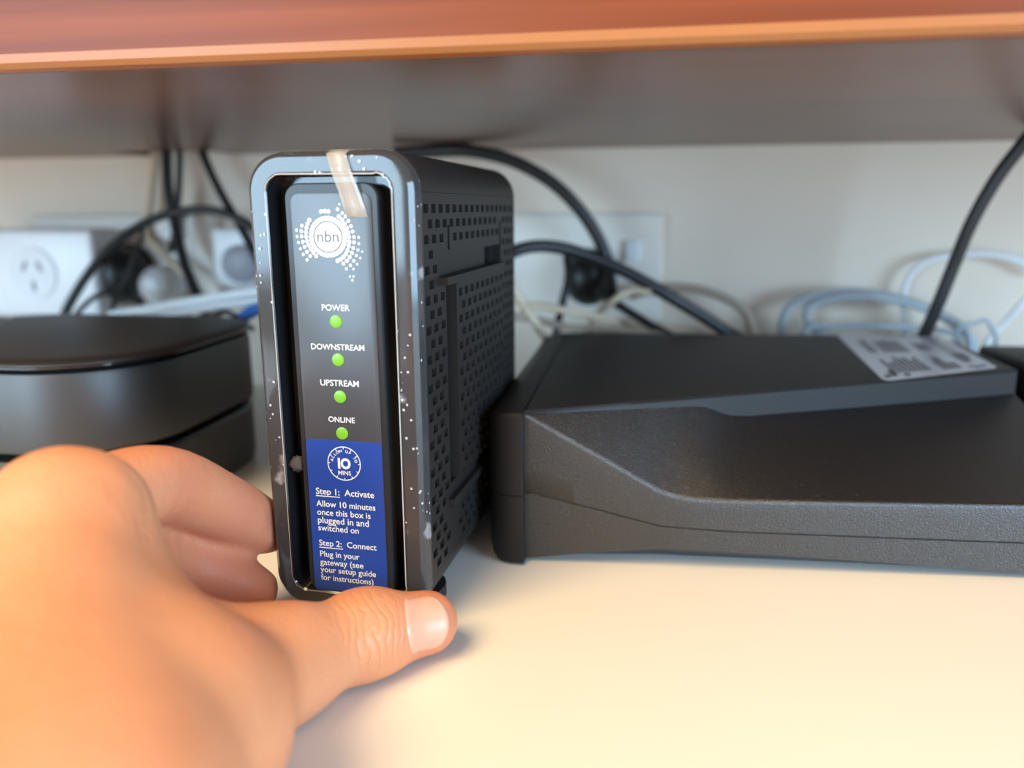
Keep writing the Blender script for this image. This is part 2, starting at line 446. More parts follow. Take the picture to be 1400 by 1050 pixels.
mu = nt.nodes.new('ShaderNodeMath'); mu.operation = 'MULTIPLY'; nt.links.new(lt.outputs[0], mu.inputs[0]); nt.links.new(gt.outputs[0], mu.inputs[1])
# wrinkled patches where the film has lifted
n3 = nt.nodes.new('ShaderNodeTexNoise'); n3.inputs['Scale'].default_value = 75; n3.inputs['Detail'].default_value = 5; nt.links.new(tc.outputs['Object'], n3.inputs['Vector'])
g3 = nt.nodes.new('ShaderNodeMapRange'); g3.inputs['From Min'].default_value = .60; g3.inputs['From Max'].default_value = .66; g3.inputs['To Min'].default_value = .05; g3.inputs['To Max'].default_value = .40
nt.links.new(n3.outputs['Fac'], g3.inputs['Value'])
mx_ = nt.nodes.new('ShaderNodeMath'); mx_.operation = 'MAXIMUM'
m2 = nt.nodes.new('ShaderNodeMath'); m2.operation = 'MULTIPLY'; m2.inputs[1].default_value = .7; nt.links.new(mu.outputs[0], m2.inputs[0])
nt.links.new(m2.outputs[0], mx_.inputs[0]); nt.links.new(g3.outputs[0], mx_.inputs[1])
nt.links.new(mx_.outputs[0], b.inputs['Alpha'])
def wob(loop, a):
    out = []
    for i, p in enumerate(loop):
        s = a * math.sin(i * 2.3) * math.sin(i * .77)
        out.append((p[0] + s * .6, p[1] - abs(s) * .5, p[2] + s))
    return out
v, f = loft([RR(-.0003, .0046), RR(.0004, .0012), RR(.0019, -.0003), RR(.0034, -.0004), wob(RR(.0066, -.0004), .0003)])
fm = pyd('protective_film', v, f, M_film, modem); auto_smooth(fm, 40); fm['label'] = 'clear dusty protective film on the front frame'
M_edge = mat('film_edge', (0.75, 0.73, 0.70), 0.3, alpha=0.55)
v, f = loft([wob(RR(.0066, -.0004), .0003), wob(RR(.0069, -.0005), .0003)])
pyd('film_edge', v, f, M_edge, modem)
# strip of tape
M_tape = mat('clear_tape', (0.64, 0.57, 0.48), 0.2, alpha=0.38, spec=0.8)
tp = []
for (u0, u1, y, w) in ((.0005, .0065, .0030, .1459), (.0005, .0065, -.0006, .1446), (.0018, .0080, -.0008, .1395), (.0031, .0095, .0004, .1345), (.0041, .0107, .0008, .1305), (.0050, .0118, .0009, .1268)):
    tp += [(u0, y, MZ + w - .0), (u1, y, MZ + w)]
tp = [(a, b_, c - MZ + .0035) for a, b_, c in tp]
o = pyd('tape_strip', tp, [(2 * i, 2 * i + 1, 2 * i + 3, 2 * i + 2) for i in range(5)], M_tape, modem, True); o['label'] = 'yellowed clear tape strip over the top edge'
sm = o.modifiers.new('s', 'SOLIDIFY'); sm.thickness = .0001
# clump of dust caught in the frame
bm = bmesh.new(); bmesh.ops.create_icosphere(bm, subdivisions=3, radius=.0026)
rd = random.Random(5)
for q in bm.verts: q.co = Vector((-.0172 + q.co.x * (1.1 + rd.uniform(-.25, .25)), .0036 + q.co.y * (.9 + rd.uniform(-.2, .2)), MZ + .0487 + q.co.z * (1.0 + rd.uniform(-.3, .3))))
o = bmo('dust_clump', bm, mat('grey_dust', (0.055, 0.05, 0.045), 0.95), modem, True); o['label'] = 'grey clump of dust'
# back panel sockets
o = box('port', (0, MD + .002, MZ + .05), (.016, .004, .014), M_black, modem, .001)

# ------------------------------------------------------------------ right hand box (black set-top box)
rb = empty('set_top_box', (0.06, 0.37, 0.0))
tag(rb, 'low wide black box with sculpted front and white rating label, right of the modem', 'set-top box')
ZT = .0600
def lerp(a, b, t): return a + (b - a) * t
def ip(x, pts):
    for (x0, a), (x1, b_) in zip(pts, pts[1:]):
        if x <= x1: return lerp(a, b_, max(0, min(1, (x - x0) / (x1 - x0))))
    return pts[-1][1]
def yfront(x): return .2710 + .09 * (x + .046)
def ytop(x): return .2722 + .49 * (x + .046) if x > -.046 else .2722 - .6 * (x + .046)
def yback(x): return .466 + .053 * (x + .04) - .0
def zridge(x): return ip(x, [(-.06, .0586), (-.039, .0586), (-.010, .0430), (.004, .0352), (.010, .0320), (.0165, .0298), (.024, .0288), (.034, .0286), (.139, .0290), (.18, .0292)])
def zlip(x): return ip(x, [(-.06, .0588), (-.039, .0588), (.022, .0562), (.028, .0556), (.033, .0535), (.038, .0512), (.046, .0502), (.06, .0500), (.1, .0494), (.18, .0488)])
def zseam(x): return ip(x, [(-.06, .0282), (-.039, .0282), (-.015, .0235), (.011, .0180), (.04, .0165), (.14, .0145), (.18, .0140)])
def zcham(x): return ip(x, [(-.06, .0012), (-.039, .0014), (.0, .0078), (.010, .0094), (.016, .0096), (.03, .0090), (.14, .0028), (.18, .0012)])
xs = sorted(set([-.0395, -.0388] + list(np.round(np.linspace(-.0388, .06, 52), 5)) + list(np.round(np.linspace(.06, .172, 24), 5))))
loopsA, loopsB, loopsC = [], [], []
def inset(x): return .0042 * max(0, 1 - (x + .0388) / .062) ** 1.2
up_, lo_, ch_ = [], [], []
for x in xs:
    yf = yfront(x) + inset(x)
    tot = max(yf, .2722)
    yr = yf - .0015 * min(1, (x + .0388) / .05)
    zr = min(zridge(x), zlip(x) - .0001)
    yl = max(ytop(x) + .0006, yr)
    ln_ = math.hypot(yl - yr, zlip(x) - zr) + 1e-6
    te = max(.5, 1 - .0014 / ln_)
    up_.append([(x, lerp(yl, yr, t) + .0012 * math.sin(math.pi * t) * min(1, max(0, x / .05)), lerp(zlip(x), zr, t)) for t in np.linspace(0, te, 9)])
    A_ = np.array(up_[-1][-1]); B_ = np.array((x, yr, zr)); C_ = np.array((x, yr, zr - .0014))
    arc = [tuple(A_ * (1 - t) ** 2 + 2 * t * (1 - t) * B_ + C_ * t * t) for t in np.linspace(0, 1, 7)]
    zs = zseam(x)
    lo_.append(arc + [(x, yr + .0004 * t, lerp(zr - .0014, zs, t)) for t in (.3, .6, .97)] + [(x, yr + .0011, zs)])
    zc = zcham(x)
    yc = yr + .0006
    ch_.append([(x, yr + .0011, zs), (x, yc, zs - .0004), (x, yc + .0002, lerp(zs, zc, .5)), (x, yc + .0004, zc), (x, yc + .0050 + .9 * zc, .0010), (x, yc + .0065 + .9 * zc, .0)])
def sheet(cols):
    n = len(cols[0]); v = [p for c in cols for p in c]
    f = [(i * n + k, i * n + k + 1, (i + 1) * n + k + 1, (i + 1) * n + k) for i in range(len(cols) - 1) for k in range(n - 1)]
    return v, f
def under(o, e): o.parent = e; o.location = -Vector(e.location)
M_speck = mat('speckled_black_plastic', (0.009, 0.009, 0.0095), 0.33, spec=1.0, bump=(2200, .5, .0006), vary=(2300, (0.16, 0.155, 0.15), (1, 1, 1)), ramp=(.66, .74))
for nme, cols in (('upper_fascia', up_), ('middle_fascia', lo_), ('lower_fascia', ch_)):
    v, f = sheet(cols)
    o = pyd(nme, v, f, M_speck); auto_smooth(o, 45); under(o, rb)
# casing: left end column, top plate, back, right end
cas_v, cas_f = [], []
def xsec(x, dx=0.0, zt=ZT, zb=0.0, yo=0.0):
    return [(x, ytop(max(x, -.046)) + yo, zlip(x) if x > -.039 else zt - .0012), (x, ytop(max(x, -.046)) + yo + .0002, zt - .0010), (x, ytop(max(x, -.046)) + yo + .0010, zt), (x, yback(x) - .001, zt), (x, yback(x), zt - .001), (x, yback(x), zb)]
cols = [xsec(x) for x in [-.0395] + [q for q in xs if q > -.0388]]
v, f = sheet(cols)
o = pyd('top_cover', v, f, M_black); auto_smooth(o, 30); under(o, rb)
# left end with rounded vertical edge
endp = []
for (x, yf, dz) in ((-.0390, .2770, 0.0), (-.0392, .2718, .0), (-.0400, .2716, 0.0), (-.0440, .2717, .0002), (-.0470, .2722, .0005), (-.0495, .2736, .0012), (-.0515, .2760, .0030), (-.0527, .2795, .0055), (-.0530, .284, .0075)):
    zt = ZT - (.0 if x > -.045 else (-.045 - x) ** 2 * 50)
    z0 = dz
    yb = yback(x) - (0 if x > -.047 else (-.047 - x) * .9)
    endp.append([(x, yf + .004, z0), (x, yf + .0006, z0 + .0012), (x, yf, z0 + .003), (x, yf, .0282), (x, yf + .0004, .0283), (x, yf, .0286), (x, yf, zt - .0012), (x, yf + .0010, zt - .0001), (x, yf + .004, zt), (x, yb - .001, zt), (x, yb, zt - .001), (x, yb, z0)])
v, f = sheet(endp); n = len(endp[0])
f.append(tuple((len(endp) - 1) * n + k for k in range(n)))
o = pyd('end_cap', v, f, M_black); auto_smooth(o, 40); under(o, rb)
# bottom + right end plates
x1 = xs[-1]
rv = [(x1, p[1], p[2]) for p in up_[-1]] + [(x1, p[1], p[2]) for p in lo_[-1][1:]] + [(x1, p[1], p[2]) for p in ch_[-1][1:]]
rv = rv + [(x1, yback(x1), 0), (x1, yback(x1), ZT - .001), (x1, yback(x1) - .001, ZT), (x1, ytop(x1) + .001, ZT)]
o = pyd('end_plate', rv, [tuple(range(len(rv)))], M_black); under(o, rb)
bv = [(c[-1][0], c[-1][1], .0) for c in ch_] ; bn = len(bv); bv += [(c[-1][0], yback(c[-1][0]), .0) for c in ch_]
o = pyd('base_plate', bv, [(i, i + 1, bn + i + 1, bn + i) for i in range(bn - 1)], M_black); under(o, rb)
# rating label on the top plate
M_label = mat('label_paper', (0.66, 0.67, 0.71), 0.32)
M_ink = mat('label_ink', (0.10, 0.10, 0.12), 0.6)
def topz(px, py):
    v_ = ray(px, py); k_ = (ZT + .0002 - CAM_C[2]) / v_[2]; p = CAM_C + v_ * k_; return np.array([p[0], p[1], ZT + .0002])
LQ = [topz(1209, 521.5), topz(1366, 503), topz(1287, 461.5), topz(1143, 457)]
def lab(u, w, dz=0.0):
    p = (LQ[0] * (1 - u) + LQ[1] * u) * (1 - w) + (LQ[3] * (1 - u) + LQ[2] * u) * w
    return (p[0], p[1], p[2] + dz)
lv = []
for cx_, cw_, a0_ in ((1, 1, 0), (0, 1, 90), (0, 0, 180), (1, 0, 270)):
    for k in range(6):
        a = math.radians(a0_ + 18 * k); ru, rw = .06, .05
        lv.append(lab(abs(cx_ - ru) + ru * math.cos(a), abs(cw_ - rw) + rw * math.sin(a)))
lab_o = pyd('rating_label', lv, [tuple(range(24))], M_label); under(lab_o, rb); lab_o['label'] = 'white rating label with small grey print'
random.seed(3)
v, f = [], []
def bar(u0, u1, w0, w1):
    b0 = len(v); v.extend([lab(u0, w0, .00012), lab(u1, w0, .00012), lab(u1, w1, .00012), lab(u0, w1, .00012)]); f.append((b0, b0 + 1, b0 + 2, b0 + 3))
for k in range(9):
    u = .14 + k * .042
    if random.random() < .9: bar(u, u + .022, .10, .10 + random.uniform(.18, .34))
    if random.random() < .9: bar(u, u + .022, .52, .52 + random.uniform(.2, .36))
for k in range(5): bar(.56 + k * .035, .56 + k * .035 + .018, .08, random.uniform(.2, .4))
for k in range(6): bar(.60 + k * .022, .60 + k * .022 + .010, .55, random.uniform(.7, .82))
for (a, c, d) in ((.04, .05, .09), (.10, .06, .16), (.20, .04, .08), (.78, .08, .11), (.82, .05, .09), (.88, .06, .10)): bar(a, a + .05, c, d)
for k in range(7): bar(.80, .80 + random.uniform(.05, .15), .20 + k * .035, .22 + k * .035)
o = pyd('label_print', v, f, M_ink); under(o, lab_o); o.location = (0, 0, 0)
for k in range(4):
    b0 = (.80 + k * .035)
    o = pyd('label_line', [lab(b0, .30, .00013), lab(b0 + .008, .30, .00013), lab(b0 + .008, .95, .00013), lab(b0, .95, .00013)], [(0, 1, 2, 3)], M_ink); under(o, lab_o); o.location = (0, 0, 0)

# black adapter behind the right end of the box
ad = empty('power_adapter', (.215, .43, 0))
tag(ad, 'black power adapter brick behind the right end of the set-top box', 'power adapter')
o = box('body', (.0, .0, .029), (.056, .062, .058), M_black, ad, .003)
o = box('seam_band', (.0, .0, .030), (.0564, .0624, .0012), M_hole, ad)

# ------------------------------------------------------------------ left device
ld = empty('rounded_box', (-.285, .345, 0))
tag(ld, 'dark grey round-cornered streaming box with thin lid, left behind the hand', 'streaming box')
LCX, LCY, LHX, LHY, LR = -.285, .3445, .0850, .0725, .046
def lrr(ins, z):
    return [(x - LCX, y - .345, z) for x, y in rrect(LHX - ins, LHY - ins, LR - ins, 16, LCX, LCY)]
M_lid = mat('lid_black', (0.022, 0.020, 0.019), 0.45, bump=(1500, .08, .0004))
M_body = mat('dark_grey_body', (0.022, 0.023, 0.025), 0.46, spec=0.8, bump=(1500, .08, .0004))
M_chr = mat('dark_gloss_trim', (0.012, 0.012, 0.013), 0.14, spec=0.8)
v, f = loft([lrr(.0040, .0706), lrr(.0004, .0708), lrr(.0, .0714), lrr(.0004, .0726), lrr(.0020, .0737), lrr(.006, .0742), lrr(.012, .0744)], True, True)
o = pyd('lid', v, f, M_lid, ld); auto_smooth(o, 30)
v, f = loft([lrr(.0008, .0706), lrr(-.0003, .0709), lrr(-.0003, .0717), lrr(.0004, .0721)])
o = pyd('lid_trim', v, f, M_chr, ld); auto_smooth(o, 50); o['label'] = 'thin dark metallic lid edge'
v, f = loft([lrr(.0035, .066), lrr(.0035, .0706)]); pyd('vent_gap', v, f, M_hole, ld)
v, f = loft([lrr(.012, .0345), lrr(.0025, .0345), lrr(.0008, .0352), lrr(.0004, .037), lrr(.0004, .066), lrr(.0012, .0685), lrr(.0030, .0690)], True, True)
o = pyd('upper_body', v, f, M_body, ld); auto_smooth(o, 30)
v, f = loft([lrr(.006, .0305), lrr(.006, .0350)]); pyd('shadow_gap', v, f, M_hole, ld)
v, f = loft([lrr(.004, .0), lrr(.0022, .0010), lrr(.0014, .004), lrr(.0014, .0290), lrr(.0026, .0306), lrr(.010, .0308)], True, True)
o = pyd('lower_body', v, f, M_body, ld); auto_smooth(o, 30)
M_emb = mat('grey_emblem', (0.22, 0.23, 0.24), 0.3)
v, f = loft([[(r * math.cos(a) - .0720, .035 + r * math.sin(a), .0746) for a in np.linspace(0, 2 * math.pi, 32, endpoint=False)] for r in (.015, .0125)])
o = pyd('lid_emblem', v, f, M_emb, ld); o['label'] = 'pale grey ring emblem'
# ventilation ticks under the lid
for k in range(14):
    x = -.045 - k * .0032
    pass

# ------------------------------------------------------------------ wall sockets and plugs
def oriented_box(name, x0, x1, y0, y1, z0, z1, M, parent, bev=.002):
    return box(name, ((x0 + x1) / 2, (y0 + y1) / 2, (z0 + z1) / 2), (x1 - x0, y1 - y0, z1 - z0), M, parent, bev)
# left wall plate and white double adaptor
wp = empty('wall_socket', (-.385, WALL_Y, .095))
tag(wp, 'white wall power point at the left, mostly hidden behind the white adaptor', 'power point')
o = box('cover_plate', (0, -.005, 0), (.150, .010, .070), M_plate, wp, .002)
o = box('switch', (.045, -.012, .022), (.012, .005, .008), M_white, wp, .001)
da = empty('surge_adaptor', (-.425, .53, .0895))
tag(da, 'bulky white power adaptor block with a three-pin socket face, far left on the wall', 'power adaptor')
o = box('body', (-.008, -.007, .0), (.110, .034, .062), M_white, da, .004)
M_face = mat('socket_face', (0.74, 0.76, 0.78), 0.35)
for (sx) in (-.002,):
    v, f = loft([[(sx + r * math.cos(a), yy, r * math.sin(a)) for a in np.linspace(0, 2 * math.pi, 32, endpoint=False)] for r, yy in ((.019, -.024), (.0185, -.0252))], False, True)
    pyd('socket_ring', v, f, M_face, da)
    for (dx, dz, ang) in ((-.0060, .005, 28), (.0060, .005, -28), (0, -.009, 0)):
        bm = bmesh.new(); bmesh.ops.create_cube(bm, size=1)
        rot = Matrix.Rotation(math.radians(ang), 4, 'Y')
        for q in bm.verts: q.co = rot @ Vector((q.co.x * .0024, q.co.y * .0012, q.co.z * .0075)) + Vector((sx + dx, -.0253, dz))
        bmo('pin_slot', bm, M_grey, da)
# right wall plate
wp2 = empty('wall_socket', (-.0365, WALL_Y, .092))
tag(wp2, 'flat off-white wall power point behind the gap between modem and set-top box', 'power point')
box('cover_plate', (0, -.004, 0), (.108, .008, .074), M_plate, wp2, .0015)
box('switch', (.034, -.010, .012), (.010, .005, .014), M_white, wp2, .001)

def plug(name, label, px, py, y, r, length, M, group=None, tilt=(0, 0)):
    p = at(px, py, y); e = empty(name, p)
    tag(e, label, 'plug', group)
    prof = ((.0, .80), (.15, 1.0), (.55, 1.0), (.8, .82), (.92, .6), (1.0, .45))
    loops = []
    for t, s in prof[::-1]:
        loops.append([(r * s * math.cos(a) * 1.0 + tilt[0] * t * length, -t * length, r * s * math.sin(a) * 1.12 + tilt[1] * t * length) for a in np.linspace(0, 2 * math.pi, 24, endpoint=False)])
    v, f = loft(loops, True, True)
    o = pyd('body', v, f, M, e); auto_smooth(o, 50)
    v, f = loft([[(r * 1.06 * math.cos(a), yy, r * 1.18 * math.sin(a)) for a in np.linspace(0, 2 * math.pi, 24, endpoint=False)] for yy in (-.004, .0)], True, True)
    pyd('flange', v, f, M, e)
    return e
plug('power_plug', 'black power plug at the left wall socket, under the arching cable', 182, 374, .548, .0190, .034, M_cable)
plug('power_plug', 'black power plug in the right wall socket, behind the modem edge', 806, 378, .548, .0165, .030, M_cable)
plug('white_plug', 'small white plug on the left wall beside the black plug', 232, 388, .545, .013, .028, M_white)
wc = empty('charger_cube', at(322, 352, .535))
tag(wc, 'white plug-in cube with a grey round end, just left of the modem', 'charger')
box('body', (0, .010, 0), (.030, .030, .042), M_white, wc, .003)
v, f = loft([[(.007 + r * math.cos(a), yy, -.004 + r * math.sin(a)) for a in np.linspace(0, 2 * math.pi, 28, endpoint=False)] for r, yy in ((.0135, -.004), (.0135, -.009), (.011, -.0105))], False, True)
o = pyd('round_end', v, f, M_grey, wc); auto_smooth(o, 40)

# ------------------------------------------------------------------ cables
CN = 0
def cable(name, label, pts, r, M, n=12):
    global CN; CN += 1; back = .486 + (CN % 3) * .010
    P = []
    for p in pts:
        if abs(p[1]) <= 3: P.append(p); continue          # already a point in metres
        q = at(*p)
        if q[0] > -.058 and q[2] < .066 and q[1] < back: q = at(p[0], p[1], back)     # stay behind the set-top box
        P.append(q)
    for end in (0, -1):                                   # loose ends run on down to the desk
        q = P[end]
        if .012 < q[2] < .062:
            ext = [(q[0], q[1] + .004, q[2] * .45 + r * .55), (q[0] + .002, min(q[1] + .008, .552), r + .0006), (q[0] + .010, min(q[1] + .010, .552), r + .0006)]
            P = ext[::-1] + P if end == 0 else P + ext
    o = tube(name, P, r, M, None, n); tag(o, label, 'cable'); return o
# left bundle through the slot
cable('cable', 'beige cable hanging from the shelf slot at the left', [(214, 150, .553), (214, 205, .552), (206, 270, .550), (203, 320, .546), (222, 345, .536), (255, 378, .528), (285, 415, .515), (310, 450, .50)], .0025, M_beige)
cable('cable', 'thick black cable dropping straight from the shelf slot', [(224, 150, .543), (227, 205, .539), (230, 260, .534), (240, 310, .53), (252, 360, .522), (268, 400, .51), (285, 445, .495)], .0037, M_cable)
cable('cable', 'thin black cable hanging from the shelf slot, just right of the thick one', [(246, 150, .548), (246, 205, .546), (244, 265, .545), (238, 320, .545), (233, 345, .546)], .0024, M_cable)
cable('cable', 'black cable slanting from the shelf slot towards the modem', [(268, 150, .541), (276, 205, .538), (300, 260, .53), (330, 312, .52), (365, 380, .50), (395, 450, .48)], .0030, M_cable)
cable('cable', 'black cable arching over the plugs at the left of the modem', [(86, 445, .475), (104, 400, .48), (145, 345, .49), (200, 304, .50), (262, 287, .505), (315, 294, .505), (360, 325, .50), (400, 390, .485)], .0031, M_cable)
cable('cable', 'thin dark cable curling low over the left streaming box', [(100, 445, .48), (118, 415, .485), (145, 400, .49), (172, 404, .495), (190, 414, .50), (205, 430, .50)], .0018, M_cable)
cable('cable', 'thin dark cable rising beside the left black plug', [(150, 445, .50), (158, 410, .505), (175, 375, .508), (192, 330, .51), (196, 312, .512)], .0016, M_cable)
cable('cable', 'upper white flat cable running low behind the left box to the modem', [(150, 432, .47), (220, 420, .47), (300, 406, .465), (370, 396, .46), (430, 390, .45)], .0034, M_wcable)
cable('cable', 'lower white flat cable running low behind the left box to the modem', [(150, 442, .465), (220, 432, .465), (300, 418, .46), (370, 410, .455), (430, 405, .445)], .0028, M_wcable)
cable('cable', 'blue cable end peeking out left of the modem', [(318, 446, .45), (332, 434, .45), (348, 424, .445), (380, 415, .44)], .0040, M_blue)
cable('cable', 'thin black cable hooked under the white cables at the left', [(285, 448, .455), (300, 428, .452), (318, 430, .45), (345, 450, .44)], .0018, M_cable)
# behind the modem, right
cable('cable', 'thick black cable arching from above the modem down to the right plug', [(540, 210, .50), (585, 207, .50), (640, 206, .50), (700, 220, .505), (755, 250, .51), (795, 290, .515), (820, 330, .52), (832, 365, .52), (836, 400, .50)], .0042, M_cable)
cable('cable', 'black cable arching from the modem edge down behind the set-top box', [(-.080, .357, .054), (-.079, .385, .056), (650, 375, .43), (690, 350, .45), (722, 338, .46), (760, 338, .468), (805, 350, .475), (860, 374, .48), (920, 408, .485), (985, 448, .49), (1030, 480, .49)], .0038, M_cable)
cable('cable', 'dark cord hanging from the right black plug', [(775, 350, .505), (777, 380, .50), (770, 410, .495), (763, 440, .49), (758, 470, .48)], .0026, M_cable)
cable('cable', 'dark cord slanting right from below the black plug', [(815, 395, .50), (850, 420, .497), (885, 442, .492), (925, 470, .49)], .0028, M_cable)
cable('cable', 'pale beige cable slanting down beside the right edge of the modem', [(690, 370, .43), (712, 410, .432), (735, 446, .435), (755, 478, .437), (775, 520, .44)], .0026, M_beige)
cable('cable', 'beige cable looping low behind the set-top box, upper strand', [(690, 425, .46), (730, 418, .465), (790, 428, .47), (850, 440, .475), (910, 448, .475), (960, 460, .475)], .0025, M_beige)
cable('cable', 'beige cable looping low behind the set-top box, lower strand', [(690, 432, .455), (730, 436, .46), (775, 447, .465), (830, 450, .47), (880, 455, .47), (920, 470, .47)], .0024, M_tan)
cable('cable', 'short tan cable crossing in front of the right black plug', [(808, 445, .48), (838, 412, .478), (862, 398, .478), (890, 400, .478)], .0022, M_beige)
cable('cable', 'grey-brown cable loop against the wall behind the set-top box', [(860, 405, .53), (905, 394, .53), (950, 395, .53), (990, 407, .53), (1018, 425, .53), (1028, 450, .53), (1028, 480, .53)], .0030, M_tan)
cable('cable', 'black cable running from the top right corner down behind the rating label', [(1445, 140, .46), (1400, 195, .465), (1362, 245, .47), (1328, 305, .475), (1303, 365, .48), (1283, 415, .483), (1263, 460, .487), (1245, 500, .49)], .0036, M_cable)
cable('cable', 'pale cable coil behind the set-top box, outer loop', [(1068, 480, .535), (1070, 440, .535), (1085, 415, .535), (1130, 402, .535), (1190, 401, .535), (1250, 415, .535), (1300, 440, .53), (1330, 470, .53)], .0028, M_gcable)
cable('cable', 'pale cable coil behind the set-top box, inner loop', [(1140, 470, .53), (1108, 445, .53), (1104, 425, .53), (1120, 413, .53), (1165, 405, .528), (1225, 410, .527), (1290, 432, .525), (1325, 462, .525)], .0026, M_gcable)
cable('cable', 'pale cable lying low along the back of the set-top box', [(1100, 452, .52), (1150, 446, .52), (1210, 446, .52), (1260, 450, .52), (1310, 462, .52)], .0022, M_gcable)
cable('cable', 'white cable loop against the wall near the right corner', [(1240, 470, .548), (1236, 400, .548), (1262, 360, .548), (1320, 348, .548), (1380, 352, .548), (1430, 375, .548)], .0020, M_wcable)
cable('cable', 'thin white cord crossing the right corner', [(1345, 475, .50), (1370, 445, .50), (1400, 412, .50), (1440, 375, .50)], .0016, M_wcable)
cable('cable', 'thin grey cord with a small kink beside the right corner', [(1310, 452, .505), (1335, 442, .505), (1348, 438, .505), (1356, 448, .505), (1362, 468, .505)], .0013, M_gcable)

# ------------------------------------------------------------------ hand (one continuous surface from an implicit field)
def P(px, py, k): return dp(px, py, k)
PR = []          # (a, b, ra, rb, group)
W_ = P(85, 1160, .133); W2 = P(10, 1085, .140)
FA = np.array([-.165, -.11, .055])
MCPi, PIPi, DIPi, TIPi = P(88, 713, .183), P(218, 662, .221), P(304, 692, .246), P(366, 722, .2675)
MCPm, PIPm, DIPm, TIPm = P(85, 760, .197), P(215, 764, .238), P(290, 785, .252), P(349, 808, .2600)
MCPr, PIPr, DIPr, TIPr = P(70, 850, .195), P(175, 850, .222), P(235, 865, .228), P(270, 870, .222)
MCPp, PIPp, DIPp, TIPp = P(60, 930, .187), P(140, 925, .205), P(190, 925, .206), P(215, 915, .198)
CMC, MCPt, IPt, TIPt = P(230, 1000, .166), P(382, 908, .207), P(498, 867, .2275), P(583, 851, .2375)
def chain(J, rad, n=5):
    pts_ = catmull(J, n); m_ = len(pts_) - 1
    rr = [float(np.interp(i / m_ * (len(J) - 1), range(len(J)), rad)) for i in range(m_ + 1)]
    return [(pts_[i], pts_[i + 1], rr[i], rr[i + 1]) for i in range(m_)]
HAND = dict(
  palm=([(FA, W_, .034, .027), (FA + np.array([-.012, 0, -.004]), W2, .030, .026),
         (W_, MCPi, .024, .0125), (W2, MCPi, .022, .0120), (W2, MCPm, .022, .0145), (W2, MCPr, .020, .014), (W_, MCPp, .018, .012),
         (MCPi, P(122, 712, .186), .0120, .0118), (W_, CMC, .024, .0215), (CMC, MCPt, .0200, .0128),
         (MCPi, P(135, 815, .187), .0115, .0115), (P(135, 815, .187), P(262, 898, .197), .0115, .0105), (P(262, 898, .197), MCPt, .0105, .0115),
         (P(135, 815, .187), CMC, .0120, .018), (P(110, 920, .172), CMC, .020, .020), (W_, P(110, 860, .178), .020, .015)], .012),
  index=(chain([P(112, 694, .197), PIPi, DIPi, TIPi], [.0118, .0108, .0100, .0085]), .001),
  middle=(chain([MCPm, PIPm, DIPm, TIPm], [.0130, .0100, .0092, .0078]), .001),
  ring=([(MCPr, PIPr, .0120, .0092), (PIPr, DIPr, .0092, .0082), (DIPr, TIPr, .0082, .0074)], .004),
  pinky=([(MCPp, PIPp, .0105, .0082), (PIPp, DIPp, .0082, .0074), (DIPp, TIPp, .0074, .0066)], .004),
  thumb=([(MCPt, IPt, .0122, .0110), (IPt, TIPt, .0110, .0096), (lerp(MCPt, IPt, .92), lerp(IPt, TIPt, .08), .0116, .0116)], .006))
def cap(p, a, b, ra, rb_):
    ba = b - a; h = np.clip(((p - a) @ ba) / (ba @ ba), 0, 1)
    return np.linalg.norm(p - a - h[..., None] * ba, axis=-1) - (ra + (rb_ - ra) * h)
def smin(a, b_, k):
    h = np.maximum(k - np.abs(a - b_), 0) / k
    return np.minimum(a, b_) - h * h * k * .25
def field(p):
    out = None
    for key in ('palm', 'thumb', 'index', 'middle', 'ring', 'pinky'):
        prims, k = HAND[key]; d = None
        for (a, b_, ra, rb_) in prims:
            q = cap(p, a, b_, ra, rb_); d = q if d is None else smin(d, q, k)
        out = d if out is None else smin(out, d, {'thumb': .009, 'index': .003}.get(key, .006))
    return out
lo = np.array([-.235, -.125, .0008]); hi = np.array([-.035, .290, .105]); HSTEP = .00135
nx, ny, nz = [int(math.ceil((hi[i] - lo[i]) / HSTEP)) for i in range(3)]
gx, gy, gz = [(lo[i] + HSTEP * np.arange(n)).astype(np.float32) for i, n in enumerate((nx, ny, nz))]
G = np.empty((nx, ny, nz), np.float32)
for i0 in range(0, nx, 16):
    pts = np.stack(np.meshgrid(gx[i0:i0 + 16], gy, gz, indexing='ij'), -1).astype(np.float32)
    G[i0:i0 + 16] = field(pts)
# the desk stops the hand from below
G = np.maximum(G, (.0016 - gz)[None, None, :])
